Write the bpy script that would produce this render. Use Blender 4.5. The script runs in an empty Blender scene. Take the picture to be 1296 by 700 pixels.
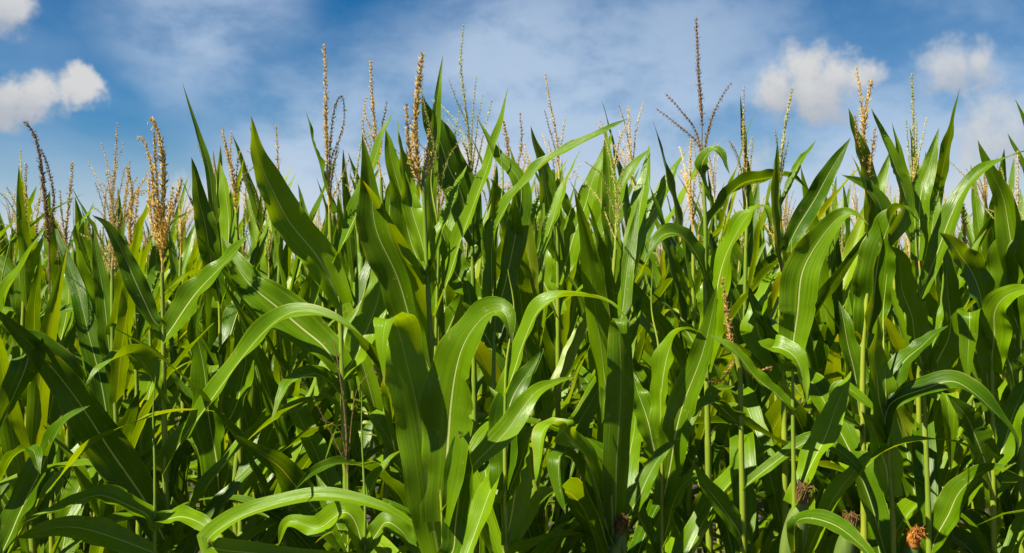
import bpy, math, random
import numpy as np
from mathutils import Vector, Matrix

# ------------------------------------------------------------------ camera
scene = bpy.context.scene
F = 1390.0            # focal length in photo pixels (photo is 1296 wide)
EYE = 1.60            # camera height
cam_d = bpy.data.cameras.new('camera')
cam_d.sensor_width = 36.0
cam_d.lens = F / 1296 * 36.0
cam_d.clip_start = 0.05
cam_d.clip_end = 4000
cam_d.dof.use_dof = True
cam_d.dof.focus_distance = 2.6
cam_d.dof.aperture_fstop = 9.0
cam = bpy.data.objects.new('camera', cam_d)
scene.collection.objects.link(cam)
cam.location = (0, 0, EYE)
cam.rotation_euler = (math.radians(90), 0, 0)
scene.camera = cam

# ------------------------------------------------------------------ sun and sky
SUN = Vector((-0.60, -0.36, 0.95)).normalized()      # direction towards the sun
sun_d = bpy.data.lights.new('sun', 'SUN')
sun_d.energy = 5.0
sun_d.angle = math.radians(0.53)
sun_d.color = (1.0, 0.94, 0.78)
sun = bpy.data.objects.new('sun', sun_d)
scene.collection.objects.link(sun)
sun.rotation_euler = SUN.to_track_quat('Z', 'Y').to_euler()

world = bpy.data.worlds.new('World')
scene.world = world
world.use_nodes = True
wt = world.node_tree
wt.nodes.clear()


def wn(kind, **kw):
    n = wt.nodes.new(kind)
    for k, v in kw.items():
        setattr(n, k, v)
    return n


def wl(a, b):
    wt.links.new(a, b)


def wmath(op, a, b=None, c=None, clamp=False):
    n = wn('ShaderNodeMath', operation=op, use_clamp=clamp)
    for i, v in enumerate((a, b, c)):
        if v is None:
            continue
        if isinstance(v, (int, float)):
            n.inputs[i].default_value = v
        else:
            wl(v, n.inputs[i])
    return n.outputs[0]


def wsmooth(v, lo, hi, a=0.0, b=1.0):
    n = wn('ShaderNodeMapRange', interpolation_type='SMOOTHSTEP')
    wl(v, n.inputs['Value'])
    n.inputs['From Min'].default_value = lo
    n.inputs['From Max'].default_value = hi
    n.inputs['To Min'].default_value = a
    n.inputs['To Max'].default_value = b
    return n.outputs['Result']


def build_sky():
    out = wn('ShaderNodeOutputWorld')
    bg = wn('ShaderNodeBackground')
    bg.inputs['Strength'].default_value = 0.05
    wl(bg.outputs[0], out.inputs['Surface'])
    sky = wn('ShaderNodeTexSky', sky_type='NISHITA')
    sky.sun_disc = False
    sky.sun_elevation = math.asin(SUN.z)
    sky.sun_rotation = math.atan2(SUN.x, SUN.y)
    sky.air_density = 1.0
    sky.altitude = 1500
    sky.dust_density = 0.1
    sky.ozone_density = 2.5
    tc = wn('ShaderNodeTexCoord')
    D = tc.outputs['Generated']
    # thin high cloud: noise on a plane far overhead, stretched along the wind
    sep = wn('ShaderNodeSeparateXYZ')
    wl(D, sep.inputs[0])
    zz = wmath('ADD', wmath('MAXIMUM', sep.outputs[2], 0.0), 0.16)
    px = wmath('DIVIDE', sep.outputs[0], zz)
    py = wmath('DIVIDE', sep.outputs[1], zz)
    comb = wn('ShaderNodeCombineXYZ')
    wl(px, comb.inputs[0])
    wl(py, comb.inputs[1])
    mp = wn('ShaderNodeMapping')
    mp.inputs['Rotation'].default_value = (0, 0, math.radians(-32))
    mp.inputs['Scale'].default_value = (1.0, 0.55, 1.0)
    mp.inputs['Location'].default_value = (3.1, 1.35, 0.0)
    wl(comb.outputs[0], mp.inputs[0])
    nz = wn('ShaderNodeTexNoise')
    nz.inputs['Scale'].default_value = 1.25
    nz.inputs['Detail'].default_value = 6
    nz.inputs['Roughness'].default_value = 0.52
    nz.inputs['Distortion'].default_value = 0.1
    wl(mp.outputs[0], nz.inputs['Vector'])
    cirrus = wsmooth(nz.outputs['Fac'], 0.36, 0.72, 0.0, 0.72)
    # haze towards the horizon
    low = wsmooth(sep.outputs[2], -0.02, 0.15, 0.9, 0.0)
    # broad veils of thin cloud, soft patches that run together, combed into streaks
    warp = wn('ShaderNodeTexNoise')
    warp.inputs['Scale'].default_value = 7
    warp.inputs['Detail'].default_value = 4
    wl(D, warp.inputs['Vector'])
    wv = wn('ShaderNodeVectorMath', operation='MULTIPLY_ADD')
    wl(warp.outputs['Color'], wv.inputs[0])
    wv.inputs[1].default_value = (.13, .13, .13)
    off = wn('ShaderNodeVectorMath', operation='SUBTRACT')
    wl(D, off.inputs[0])
    off.inputs[1].default_value = (.065, .065, .065)
    wl(off.outputs[0], wv.inputs[2])
    DW = wv.outputs[0]
    clear = None
    for x, y, r, a in [(215, 50, 150, .7), (330, 10, 130, .5), (400, 190, 190, .75), (560, 110, 190, .7), (720, 150, 210, .75), (850, 50, 190, .65),
                       (930, 190, 200, .7), (620, 250, 210, .75), (1120, 200, 210, .7), (1290, 120, 160, .5), (660, 30, 150, .5), (1010, 10, 150, .3), (1200, 10, 150, .35),
                       (430, 300, 170, .8), (800, 290, 200, .8), (1000, 300, 200, .8), (1220, 290, 200, .8), (220, 310, 130, .6)]:
        d = wn('ShaderNodeVectorMath', operation='DISTANCE')
        wl(DW, d.inputs[0])
        d.inputs[1].default_value = Vector(((x - 648) / F, 1, (350 - y) / F)).normalized()
        f = wsmooth(d.outputs['Value'], r / F, 0.0, 1.0, 1.0 - a)
        clear = f if clear is None else wmath('MULTIPLY', clear, f)
    veil = wmath('SUBTRACT', 1.0, clear)
    mp2 = wn('ShaderNodeMapping')
    mp2.inputs['Rotation'].default_value = (0, math.radians(24), 0)
    mp2.inputs['Scale'].default_value = (5.0, 5.0, 8.5)
    wl(D, mp2.inputs[0])
    ns = wn('ShaderNodeTexNoise')
    ns.inputs['Scale'].default_value = 1.7
    ns.inputs['Detail'].default_value = 9
    ns.inputs['Roughness'].default_value = 0.6
    ns.inputs['Distortion'].default_value = 0.15
    wl(mp2.outputs[0], ns.inputs['Vector'])
    streak = wsmooth(ns.outputs['Fac'], 0.32, 0.60, 0.42, 1.0)
    cirrus = wmath('MAXIMUM', wmath('MULTIPLY', cirrus, .35), wmath('MULTIPLY', veil, streak))
    thin = cirrus

    # cumulus: lumps at fixed directions on warped coordinates, lit from above
    n2 = wn('ShaderNodeTexNoise')
    n2.inputs['Scale'].default_value = 30
    n2.inputs['Detail'].default_value = 9
    n2.inputs['Roughness'].default_value = 0.60
    wl(D, n2.inputs['Vector'])
    edge = wmath('MULTIPLY', wmath('SUBTRACT', n2.outputs['Fac'], 0.5), 1.9)
    w2 = wn('ShaderNodeTexNoise')
    w2.inputs['Scale'].default_value = 17
    w2.inputs['Detail'].default_value = 5
    wl(D, w2.inputs['Vector'])
    wv2 = wn('ShaderNodeVectorMath', operation='MULTIPLY_ADD')
    wl(w2.outputs['Color'], wv2.inputs[0])
    wv2.inputs[1].default_value = (.05, .05, .05)
    of2 = wn('ShaderNodeVectorMath', operation='SUBTRACT')
    wl(D, of2.inputs[0])
    of2.inputs[1].default_value = (.025, .025, .025)
    wl(of2.outputs[0], wv2.inputs[2])
    DC = wv2.outputs[0]

    hs = wn('ShaderNodeHueSaturation')
    hs.inputs['Saturation'].default_value = 1.7
    hs.inputs['Value'].default_value = 0.60
    wl(sky.outputs[0], hs.inputs['Color'])
    m1 = wn('ShaderNodeMix', data_type='RGBA')
    wl(thin, m1.inputs['Factor'])
    wl(hs.outputs[0], m1.inputs['A'])
    m1.inputs['B'].default_value = (4.0, 4.9, 6.1, 1)
    mh = wn('ShaderNodeMix', data_type='RGBA')
    wl(low, mh.inputs['Factor'])
    wl(m1.outputs['Result'], mh.inputs['A'])
    mh.inputs['B'].default_value = (4.8, 5.25, 5.9, 1)
    result = mh.outputs['Result']

    def cloud(lumps, soft, alpha):
        """lumps: (direction, angular radius)"""
        nonlocal result
        field = None
        for v, r in lumps:
            d = wn('ShaderNodeVectorMath', operation='DISTANCE')
            wl(DC, d.inputs[0])
            d.inputs[1].default_value = v
            f = wmath('SUBTRACT', 1.0, wmath('DIVIDE', d.outputs['Value'], r))
            field = f if field is None else wmath('SMOOTH_MAX', field, f, .25)
        f = wmath('ADD', field, edge)
        mask = wsmooth(f, 0.0, soft, 0.0, alpha)
        zc = sum(v.z for v, r in lumps) / len(lumps)
        rr = max(r for v, r in lumps)
        h = wmath('ADD', wmath('DIVIDE', wmath('SUBTRACT', sep.outputs[2], zc), rr), wmath('MULTIPLY', edge, .8))
        shade = wsmooth(h, -.75, .35)
        cc = wn('ShaderNodeMix', data_type='RGBA')
        wl(shade, cc.inputs['Factor'])
        cc.inputs['A'].default_value = (3.5, 3.7, 4.1, 1)
        cc.inputs['B'].default_value = (5.2, 5.2, 5.15, 1)
        m2 = wn('ShaderNodeMix', data_type='RGBA')
        wl(mask, m2.inputs['Factor'])
        wl(result, m2.inputs['A'])
        wl(cc.outputs['Result'], m2.inputs['B'])
        result = m2.outputs['Result']

    for lumps, soft, alpha in [
            ([(104, 98, 26), (88, 118, 30), (40, 126, 34), (0, 128, 40)], .5, .95),
            ([(4, 8, 34)], .7, .9),
            ([(1030, 90, 50), (992, 114, 44), (1064, 100, 52), (1088, 96, 38), (1030, 118, 48), (1060, 120, 42)], .6, .95),
            ([(1202, 84, 38), (1236, 80, 36)], .75, .8),
            ([(1255, 152, 64), (1292, 166, 66)], .9, .8),
            ([(592, 205, 50), (575, 240, 60)], .6, .95),
            ([(330, 265, 70), (258, 270, 50)], .9, .9),
            ([(905, 255, 90), (760, 295, 80)], 1.2, .9), ([(1110, 295, 90), (1240, 270, 70)], 1.2, .9), ([(460, 272, 70)], 1.1, .9)]:
        cloud([(Vector(((x - 648) / F, 1, (350 - y) / F)).normalized(), r / F * 1.04) for x, y, r in lumps], soft + .1, alpha)
    rnd = random.Random(5)
    for k in range(8):                                  # the same kind of cloud round the rest of the sky
        az = math.radians(70 + k * 31 + rnd.uniform(-8, 8))
        el = math.radians(rnd.uniform(6, 26))
        ls = []
        for j in range(2):
            a, e = az + rnd.uniform(-.05, .05), el + rnd.uniform(-.02, .02)
            ls.append((Vector((math.sin(a) * math.cos(e), math.cos(a) * math.cos(e), math.sin(e))), rnd.uniform(.04, .07)))
        cloud(ls, .6, .95)
    wl(result, bg.inputs['Color'])


build_sky()
scene.view_settings.view_transform = 'Standard'
scene.view_settings.look = 'None'
scene.view_settings.exposure = 1.42
scene.view_settings.gamma = 1.0
scene.view_settings.use_curve_mapping = False
scene.cycles.max_bounces = 8
scene.cycles.transmission_bounces = 6
scene.cycles.diffuse_bounces = 2
scene.cycles.use_denoising = True

# ------------------------------------------------------------------ materials


class NT:
    def __init__(self, name):
        self.m = bpy.data.materials.new(name)
        self.m.use_nodes = True
        self.t = self.m.node_tree
        self.t.nodes.clear()

    def n(self, kind, **kw):
        x = self.t.nodes.new(kind)
        for k, v in kw.items():
            setattr(x, k, v)
        return x

    def set(self, sock, v):
        if hasattr(v, 'is_linked') or hasattr(v, 'links'):
            self.t.links.new(v, sock)
        else:
            sock.default_value = v

    def math(self, op, a, b=None, clamp=False):
        x = self.n('ShaderNodeMath', operation=op, use_clamp=clamp)
        self.set(x.inputs[0], a)
        if b is not None:
            self.set(x.inputs[1], b)
        return x.outputs[0]

    def smooth(self, v, lo, hi, a=0.0, b=1.0):
        x = self.n('ShaderNodeMapRange', interpolation_type='SMOOTHSTEP')
        for nm, val in (('Value', v), ('From Min', lo), ('From Max', hi), ('To Min', a), ('To Max', b)):
            self.set(x.inputs[nm], val)
        return x.outputs['Result']

    def mix(self, f, a, b, blend='MIX'):
        x = self.n('ShaderNodeMix', data_type='RGBA', blend_type=blend)
        self.set(x.inputs['Factor'], f)
        self.set(x.inputs['A'], a)
        self.set(x.inputs['B'], b)
        return x.outputs['Result']

    def noise(self, vec, scale, detail=3, rough=.5, dim='3D'):
        x = self.n('ShaderNodeTexNoise', noise_dimensions=dim)
        x.inputs['Scale'].default_value = scale
        x.inputs['Detail'].default_value = detail
        x.inputs['Roughness'].default_value = rough
        if vec is not None:
            self.t.links.new(vec, x.inputs['Vector'])
        return x.outputs['Fac']


def rgb(r, g, b):
    return (r, g, b, 1)


def leaf_material(name, dark, light, trans, old, ribscale=.062, ribtone=(.36, .42, .14)):
    k = NT(name)
    uv = k.n('ShaderNodeUVMap', uv_map='UVMap')
    sp = k.n('ShaderNodeSeparateXYZ')
    k.t.links.new(uv.outputs[0], sp.inputs[0])
    U, V = sp.outputs[0], sp.outputs[1]
    oi = k.n('ShaderNodeObjectInfo')
    ge = k.n('ShaderNodeNewGeometry')
    rnd = k.math('FRACT', k.math('ADD', oi.outputs['Random'], ge.outputs['Random Per Island']))
    a = k.math('MULTIPLY', k.math('ABSOLUTE', k.math('SUBTRACT', U, 0.5)), 2.0)
    ribw = k.math('MULTIPLY', k.math('SUBTRACT', 1.12, V), ribscale)
    rib = k.math('SUBTRACT', 1.0, k.smooth(k.math('DIVIDE', a, ribw), 0.55, 1.15))
    # fine parallel veins
    cv = k.n('ShaderNodeCombineXYZ')
    k.set(cv.inputs[0], k.math('MULTIPLY', U, 19.0))
    k.set(cv.inputs[1], k.math('MULTIPLY', V, 1.6))
    k.set(cv.inputs[2], k.math('MULTIPLY', rnd, 37.0))
    vein = k.noise(cv.outputs[0], 1.0, 4, .6)
    tc = k.n('ShaderNodeTexCoord')
    blot = k.noise(tc.outputs['Object'], 9.0, 4, .6)
    tone = k.math('ADD', k.math('MULTIPLY', rnd, 0.85), k.math('MULTIPLY', k.math('SUBTRACT', blot, .35), 0.8), clamp=True)
    col = k.mix(tone, rgb(*dark), rgb(*light))
    col = k.mix(k.smooth(vein, .5, .78, 0, .35), col, rgb(light[0] * 1.6, light[1] * 1.35, light[2] * 1.5))
    col = k.mix(k.smooth(vein, .5, .25, 0, .30), col, rgb(dark[0] * .6, dark[1] * .65, dark[2] * .6))
    col = k.mix(k.smooth(rnd, .90, .99, 0, old), col, rgb(.27, .29, .02))
    # yellowed margins and dry tips on some blades
    tipf = k.math('MULTIPLY', k.smooth(V, .94, .995), k.smooth(rnd, .45, .7))
    col = k.mix(k.math('MULTIPLY', tipf, .55), col, rgb(.33, .24, .07))
    spots = k.noise(tc.outputs['Object'], 55.0, 3, .6)
    col = k.mix(k.math('MULTIPLY', k.smooth(spots, .66, .74), .55), col, rgb(.28, .24, .06))
    dry = k.math('MULTIPLY', k.math('MULTIPLY', k.smooth(a, .8, 1.0), k.smooth(blot, .52, .66)), k.smooth(V, .25, .8))
    col = k.mix(k.math('MULTIPLY', dry, .8), col, rgb(.30, .22, .06))
    marg = k.math('MULTIPLY', k.smooth(a, .94, 1.0), .35)
    col = k.mix(marg, col, rgb(light[0] * 2.2, light[1] * 1.7, light[2] * 2))
    ribcol = k.mix(ge.outputs['Backfacing'], rgb(*ribtone), rgb(.27, .34, .09))
    col = k.mix(k.math('MULTIPLY', rib, .85), col, ribcol)
    p = k.n('ShaderNodeBsdfPrincipled')
    k.set(p.inputs['Base Color'], col)
    k.set(p.inputs['Roughness'], k.smooth(blot, .3, .7, .25, .40))
    p.inputs['Specular IOR Level'].default_value = 0.22
    bump = k.n('ShaderNodeBump')
    bump.inputs['Strength'].default_value = 0.6
    bump.inputs['Distance'].default_value = 0.002
    k.set(bump.inputs['Height'], k.math('ADD', vein, k.math('MULTIPLY', rib, -1.2)))
    k.t.links.new(bump.outputs[0], p.inputs['Normal'])
    tr = k.n('ShaderNodeBsdfTranslucent')
    k.set(tr.inputs['Color'], k.mix(1.0, col, rgb(*trans), 'MULTIPLY'))
    mx = k.n('ShaderNodeMixShader')
    mx.inputs[0].default_value = 0.37
    k.t.links.new(p.outputs[0], mx.inputs[1])
    k.t.links.new(tr.outputs[0], mx.inputs[2])
    o = k.n('ShaderNodeOutputMaterial')
    k.t.links.new(mx.outputs[0], o.inputs['Surface'])
    return k.m


def plain_material(name, c1, c2, scale=30, rough=.6, trans=0.0, bump=.2, stretch=(1, 1, 1)):
    k = NT(name)
    tc = k.n('ShaderNodeTexCoord')
    mp = k.n('ShaderNodeMapping')
    mp.inputs['Scale'].default_value = stretch
    k.t.links.new(tc.outputs['Object'], mp.inputs[0])
    nz = k.noise(mp.outputs[0], scale, 4, .6)
    oi = k.n('ShaderNodeObjectInfo')
    f = k.math('ADD', k.smooth(nz, .3, .7, 0, .75), k.math('MULTIPLY', k.math('SUBTRACT', oi.outputs['Random'], .5), .5), clamp=True)
    col = k.mix(f, rgb(*c1), rgb(*c2))
    p = k.n('ShaderNodeBsdfPrincipled')
    k.set(p.inputs['Base Color'], col)
    p.inputs['Roughness'].default_value = rough
    bp = k.n('ShaderNodeBump')
    bp.inputs['Strength'].default_value = bump
    bp.inputs['Distance'].default_value = .003
    k.set(bp.inputs['Height'], nz)
    k.t.links.new(bp.outputs[0], p.inputs['Normal'])
    o = k.n('ShaderNodeOutputMaterial')
    if trans:
        tr = k.n('ShaderNodeBsdfTranslucent')
        k.set(tr.inputs['Color'], col)
        mx = k.n('ShaderNodeMixShader')
        mx.inputs[0].default_value = trans
        k.t.links.new(p.outputs[0], mx.inputs[1])
        k.t.links.new(tr.outputs[0], mx.inputs[2])
        k.t.links.new(mx.outputs[0], o.inputs['Surface'])
    else:
        k.t.links.new(p.outputs[0], o.inputs['Surface'])
    return k.m


M_LEAF = leaf_material('maize_leaf', (.024, .074, .001), (.142, .252, .002), (2.1, 1.6, .2), .4)
M_FRONT = leaf_material('maize_leaf_front', (.027, .078, .001), (.138, .248, .002), (2.1, 1.6, .2), 0.0, .068, (.44, .48, .17))
M_STALK = plain_material('maize_stalk', (.10, .18, .008), (.27, .30, .020), 26, .5, 0, .25, (1, 1, .15))
M_TASSEL = {
    'gold': plain_material('tassel_gold', (.46, .29, .045), (.76, .54, .14), 160, .75, .2, .3),
    'dark': plain_material('tassel_brown', (.13, .075, .025), (.30, .18, .06), 160, .8, .1, .3),
    'tan': plain_material('tassel_tan', (.46, .32, .10), (.74, .57, .25), 160, .75, .15, .3),
    'green': plain_material('tassel_green', (.34, .33, .06), (.64, .58, .18), 160, .7, .2, .3),
    'rust': plain_material('tassel_rust', (.38, .19, .045), (.60, .36, .11), 160, .8, .15, .3),
}
M_HUSK = plain_material('ear_husk', (.09, .15, .02), (.20, .26, .05), 40, .5, .15, .3, (1, 1, .1))
M_SILK = {'rust': plain_material('silk_rust', (.28, .085, .008), (.52, .22, .022), 90, .6, .2, .2),
          'dry': plain_material('silk_dry', (.11, .055, .010), (.24, .13, .025), 90, .7, .1, .2)}


def ground_material():
    k = NT('field_soil')
    tc = k.n('ShaderNodeTexCoord')
    a = k.noise(tc.outputs['Object'], 3.0, 8, .65)
    b = k.noise(tc.outputs['Object'], 22.0, 6, .6)
    col = k.mix(k.smooth(a, .35, .65), rgb(.030, .022, .013), rgb(.055, .040, .025))
    col = k.mix(k.smooth(b, .58, .7, 0, .7), col, rgb(.06, .085, .02))
    p = k.n('ShaderNodeBsdfPrincipled')
    k.set(p.inputs['Base Color'], col)
    p.inputs['Roughness'].default_value = .95
    bp = k.n('ShaderNodeBump')
    bp.inputs['Strength'].default_value = .8
    bp.inputs['Distance'].default_value = .04
    k.set(bp.inputs['Height'], b)
    k.t.links.new(bp.outputs[0], p.inputs['Normal'])
    o = k.n('ShaderNodeOutputMaterial')
    k.t.links.new(p.outputs[0], o.inputs['Surface'])
    return k.m


# ------------------------------------------------------------------ helpers
COL = scene.collection


def P(x, y, d):
    """photo pixel (1296x700) at distance d -> point in the field"""
    return Vector(((x - 648) / F * d, d, EYE + (350 - y) / F * d))


AX = {'c': Vector((0, -1, 0)), 'b': Vector((0, 1, 0)), 'u': Vector((0, 0, 1)), 'd': Vector((0, 0, -1)),
      'l': Vector((-1, 0, 0)), 'r': Vector((1, 0, 0))}


def hint(s):
    v = Vector((0, 0, 0))
    for ch in s:
        v += AX[ch]
    return v.normalized()


def spline(pts, n, arc=True):
    """Catmull-Rom through pts, n samples even in arc length. returns positions and the control parameter"""
    p = np.array([tuple(q) for q in pts], float)
    if len(p) == 2:
        p = np.array([p[0], (p[0] + p[1]) / 2, p[1]])
        tmul = .5
    else:
        tmul = 1.0
    e = np.vstack([2 * p[0] - p[1], p, 2 * p[-1] - p[-2]])
    m = len(p) - 1
    ts = np.linspace(0, m, m * 24 + 1)
    i = np.minimum(ts.astype(int), m - 1)
    f = (ts - i)[:, None]
    a, b, c, d = e[i], e[i + 1], e[i + 2], e[i + 3]
    q = .5 * ((2 * b) + (c - a) * f + (2 * a - 5 * b + 4 * c - d) * f * f + (3 * b - a - 3 * c + d) * f ** 3)
    L = np.concatenate([[0], np.cumsum(np.linalg.norm(np.diff(q, axis=0), axis=1))])
    s = np.linspace(0, L[-1], n)
    out = np.stack([np.interp(s, L, q[:, k]) for k in range(3)], 1)
    tt = np.interp(s, L, ts)
    return out, tt * tmul, L[-1]


def tangents(q):
    t = np.gradient(q, axis=0)
    return t / (np.linalg.norm(t, axis=1)[:, None] + 1e-9)


def leaf_arrays(q, normals, width, rnd, nu=8, gutter=.28, ruffle=.10, base_w=.5, peak=.38, asym=0.0):
    """blade along the sampled midrib q; normals = direction the upper face looks at each sample"""
    n = len(q)
    v = np.linspace(0, 1, n)
    # uneven midrib: slight wobble, plus a roll that wanders along the blade
    amp = width * .03 * np.clip(v * 5, 0, 1)
    for ax in range(3):
        q = q.copy()
        q[:, ax] += amp * np.sin(v * rnd.uniform(9, 17) + rnd.uniform(0, 6.3))
    t = tangents(q)
    s = np.cross(t, normals)
    s /= np.linalg.norm(s, axis=1)[:, None] + 1e-9
    nn = np.cross(s, t)
    th = rnd.uniform(.06, .24) * np.sin(v * rnd.uniform(3, 7) + rnd.uniform(0, 6.3)) * np.clip(v * 4, 0, 1)
    s, nn = s * np.cos(th)[:, None] + nn * np.sin(th)[:, None], nn * np.cos(th)[:, None] - s * np.sin(th)[:, None]
    nick = [np.ones(n), np.ones(n)]
    for side in (0, 1):
        if rnd.random() < .3:
            for k in range(rnd.randint(1, 3)):
                c = rnd.uniform(.25, .92)
                nick[side] = nick[side] - rnd.uniform(.12, .45) * np.exp(-((v - c) / rnd.uniform(.006, .012)) ** 2)
        nick[side] = np.clip(nick[side], .3, 1)
    prof = np.where(v < peak, base_w + (1 - base_w) * np.sin(np.clip(v / peak, 0, 1) * math.pi / 2),
                    np.maximum(0, 1 - ((v - peak) / (1 - peak)) ** 1.75) ** .95)
    prof = np.maximum(prof, .012)
    jit = 1 + .05 * np.sin(v * rnd.uniform(9, 14) + rnd.uniform(0, 6))
    h = width * .5 * prof * jit
    us = np.linspace(-1, 1, nu)
    us = np.sign(us) * np.abs(us) ** .9
    f1, f2 = rnd.uniform(3.2, 6), rnd.uniform(3.2, 6)
    p1, p2 = rnd.uniform(0, 6.3), rnd.uniform(0, 6.3)
    env = np.clip(v * 4, 0, 1) * np.clip((1 - v) * 3, 0, 1)
    V = np.zeros((n, nu, 3))
    UV = np.zeros((n, nu, 2))
    for j, u in enumerate(us):
        ph = f1 * 2 * math.pi * v + p1 if u < 0 else f2 * 2 * math.pi * v + p2
        wave = (np.sin(ph) * .75 + np.sin(ph * .47 + 1.3) * .5) * env * ruffle * width * abs(u) ** 2.0
        fold = gutter * (1.0 + 2.2 * np.clip(1 - v * 6, 0, 1))
        lift = h * fold * (abs(u) ** 1.25) + wave
        V[:, j] = q + s * (h * u * (nick[0] if u < 0 else nick[1]) * math.cos(min(1.2, gutter)))[:, None] + nn * lift[:, None]
        UV[:, j, 0] = .5 + .5 * u
        UV[:, j, 1] = v
    verts = V.reshape(-1, 3)
    i, j = np.meshgrid(np.arange(n - 1), np.arange(nu - 1), indexing='ij')
    a = (i * nu + j).ravel()
    faces = np.stack([a, a + 1, a + nu + 1, a + nu], 1)
    return verts, faces, UV.reshape(-1, 2)


def mesh_from(name, verts, faces, uv=None, mats=(), mat_idx=None, smooth=True):
    me = bpy.data.meshes.new(name)
    nv, nf = len(verts), len(faces)
    k = faces.shape[1]
    me.vertices.add(nv)
    me.vertices.foreach_set('co', np.ascontiguousarray(verts, np.float32).ravel())
    me.loops.add(nf * k)
    me.loops.foreach_set('vertex_index', np.ascontiguousarray(faces, np.int32).ravel())
    me.polygons.add(nf)
    me.polygons.foreach_set('loop_start', np.arange(0, nf * k, k, dtype=np.int32))
    me.polygons.foreach_set('loop_total', np.full(nf, k, np.int32))
    me.polygons.foreach_set('use_smooth', np.full(nf, smooth))
    if mat_idx is not None:
        me.polygons.foreach_set('material_index', np.asarray(mat_idx, np.int32))
    if uv is not None:
        l = me.uv_layers.new(name='UVMap')
        l.data.foreach_set('uv', np.ascontiguousarray(uv[faces.ravel()], np.float32).ravel())
    for m in mats:
        me.materials.append(m)
    me.update(calc_edges=True)
    me.validate()
    return me


def link(name, me, parent=None):
    o = bpy.data.objects.new(name, me)
    COL.objects.link(o)
    if parent is not None:
        o.parent = parent
    return o


def tube_arrays(q, radii, sides=8):
    n = len(q)
    t = tangents(q)
    ref = np.array([0.0, 1.0, 0.0])
    a = np.cross(t, ref)
    bad = np.linalg.norm(a, axis=1) < .2
    a[bad] = np.cross(t[bad], np.array([1.0, 0, 0]))
    a /= np.linalg.norm(a, axis=1)[:, None]
    b = np.cross(t, a)
    ang = np.linspace(0, 2 * math.pi, sides, endpoint=False)
    V = q[:, None, :] + radii[:, None, None] * (np.cos(ang)[None, :, None] * a[:, None, :] + np.sin(ang)[None, :, None] * b[:, None, :])
    i, j = np.meshgrid(np.arange(n - 1), np.arange(sides), indexing='ij')
    f = np.stack([(i * sides + j).ravel(), (i * sides + (j + 1) % sides).ravel(),
                  ((i + 1) * sides + (j + 1) % sides).ravel(), ((i + 1) * sides + j).ravel()], 1)
    return V.reshape(-1, 3), f


def join(parts):
    vs, fs, off = [], [], 0
    for v, f in parts:
        vs.append(v)
        fs.append(f + off)
        off += len(v)
    return np.vstack(vs), np.vstack(fs)


def stalk_arrays(pts, r0, r1, rnd, sides=8):
    """pts from the ground up; nodes swell every 14 to 18 cm"""
    _, _, L = spline(pts, 4)
    n = max(10, int(L / .022))
    q, _, L = spline(pts, n)
    v = np.linspace(0, 1, n)
    r = r0 + (r1 - r0) * v ** 1.3
    s = v * L
    node = np.zeros(n)
    x = rnd.uniform(.1, .2)
    nodes = []
    sheath = np.zeros(n)
    while x < L - .05:
        node += np.exp(-((s - x) / .011) ** 2)
        nx = x + rnd.uniform(.13, .18)
        inside = (s > x) & (s < nx - .025)
        sheath[inside] = .10 + .22 * ((s[inside] - x) / (nx - x))
        x = nx
    r = r * (1 + .30 * node + sheath)
    return tube_arrays(q, r, sides)


def spikelets(q, rad, count, length, rnd, start=0.0, fat=.28):
    """little pointed florets set round a stem q"""
    n = len(q)
    t = tangents(q)
    parts_v, parts_f = [], []
    for k in range(count):
        f = start + (1 - start) * (k + rnd.random()) / count
        i = min(n - 1, int(f * (n - 1)))
        T = Vector(t[i])
        base = Vector(q[i])
        side = T.orthogonal().normalized()
        side.rotate(Matrix.Rotation(k * 2.4 + rnd.uniform(-.9, .9), 3, T))
        d = (T * rnd.uniform(.7, 1.5) + side * (rnd.uniform(.12, .5) if rnd.random() < .72 else rnd.uniform(.5, 1.6)) + Vector((0, 0, rnd.uniform(-.35, .1)))).normalized()
        ln = length * rnd.uniform(.5, 1.45) * (1 - .35 * max(0, f - .6) / .4)
        w = ln * fat
        o = base + side * rad
        a = d.orthogonal().normalized()
        b = d.cross(a)
        mid = o + d * ln * .45
        vv = [o, mid + a * w * .5, mid + b * w * .5, mid - a * w * .5, mid - b * w * .5, o + d * ln]
        parts_v.append(np.array([tuple(x) for x in vv]))
        parts_f.append(np.array([[0, 2, 1], [0, 3, 2], [0, 4, 3], [0, 1, 4], [5, 1, 2], [5, 2, 3], [5, 3, 4], [5, 4, 1]]))
        if rnd.random() < .25:                          # an anther dangling from the floret
            dn = Vector((rnd.uniform(-.4, .4), rnd.uniform(-.4, .4), -1)).normalized()
            e = o + d * ln * .8
            parts_v.append(np.array([tuple(e), tuple(e + dn * ln * .8 + a * .0008), tuple(e + dn * ln * .8 - a * .0008)]))
            parts_f.append(np.array([[0, 1, 2]]))
    return join(parts_v and list(zip(parts_v, parts_f)))


def quads(f):
    """quads split into triangles"""
    return np.vstack([f[:, [0, 1, 2]], f[:, [0, 2, 3]]])


def spike_arrays(pts, rnd, thick=1.0, dens=1.0, stem=.0016, start=.15):
    _, _, L = spline(pts, 4)
    n = max(12, int(L / .008))
    q, _, L = spline(pts, n)
    v = np.linspace(0, 1, n)
    sv, sf = tube_arrays(q, stem * (1.25 - .8 * v), 5)
    cnt = max(8, int(L * 1150 * dens * (1 - start)))
    pv, pf = spikelets(q, stem * .6, cnt, .0105 * (thick ** .45), rnd, start, .15 + .045 * thick)
    return join([(sv, quads(sf)), (pv, pf)])


def tassel_mesh(name, arrays, mat):
    return mesh_from(name, arrays[0], arrays[1], None, [mat], smooth=False)


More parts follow.
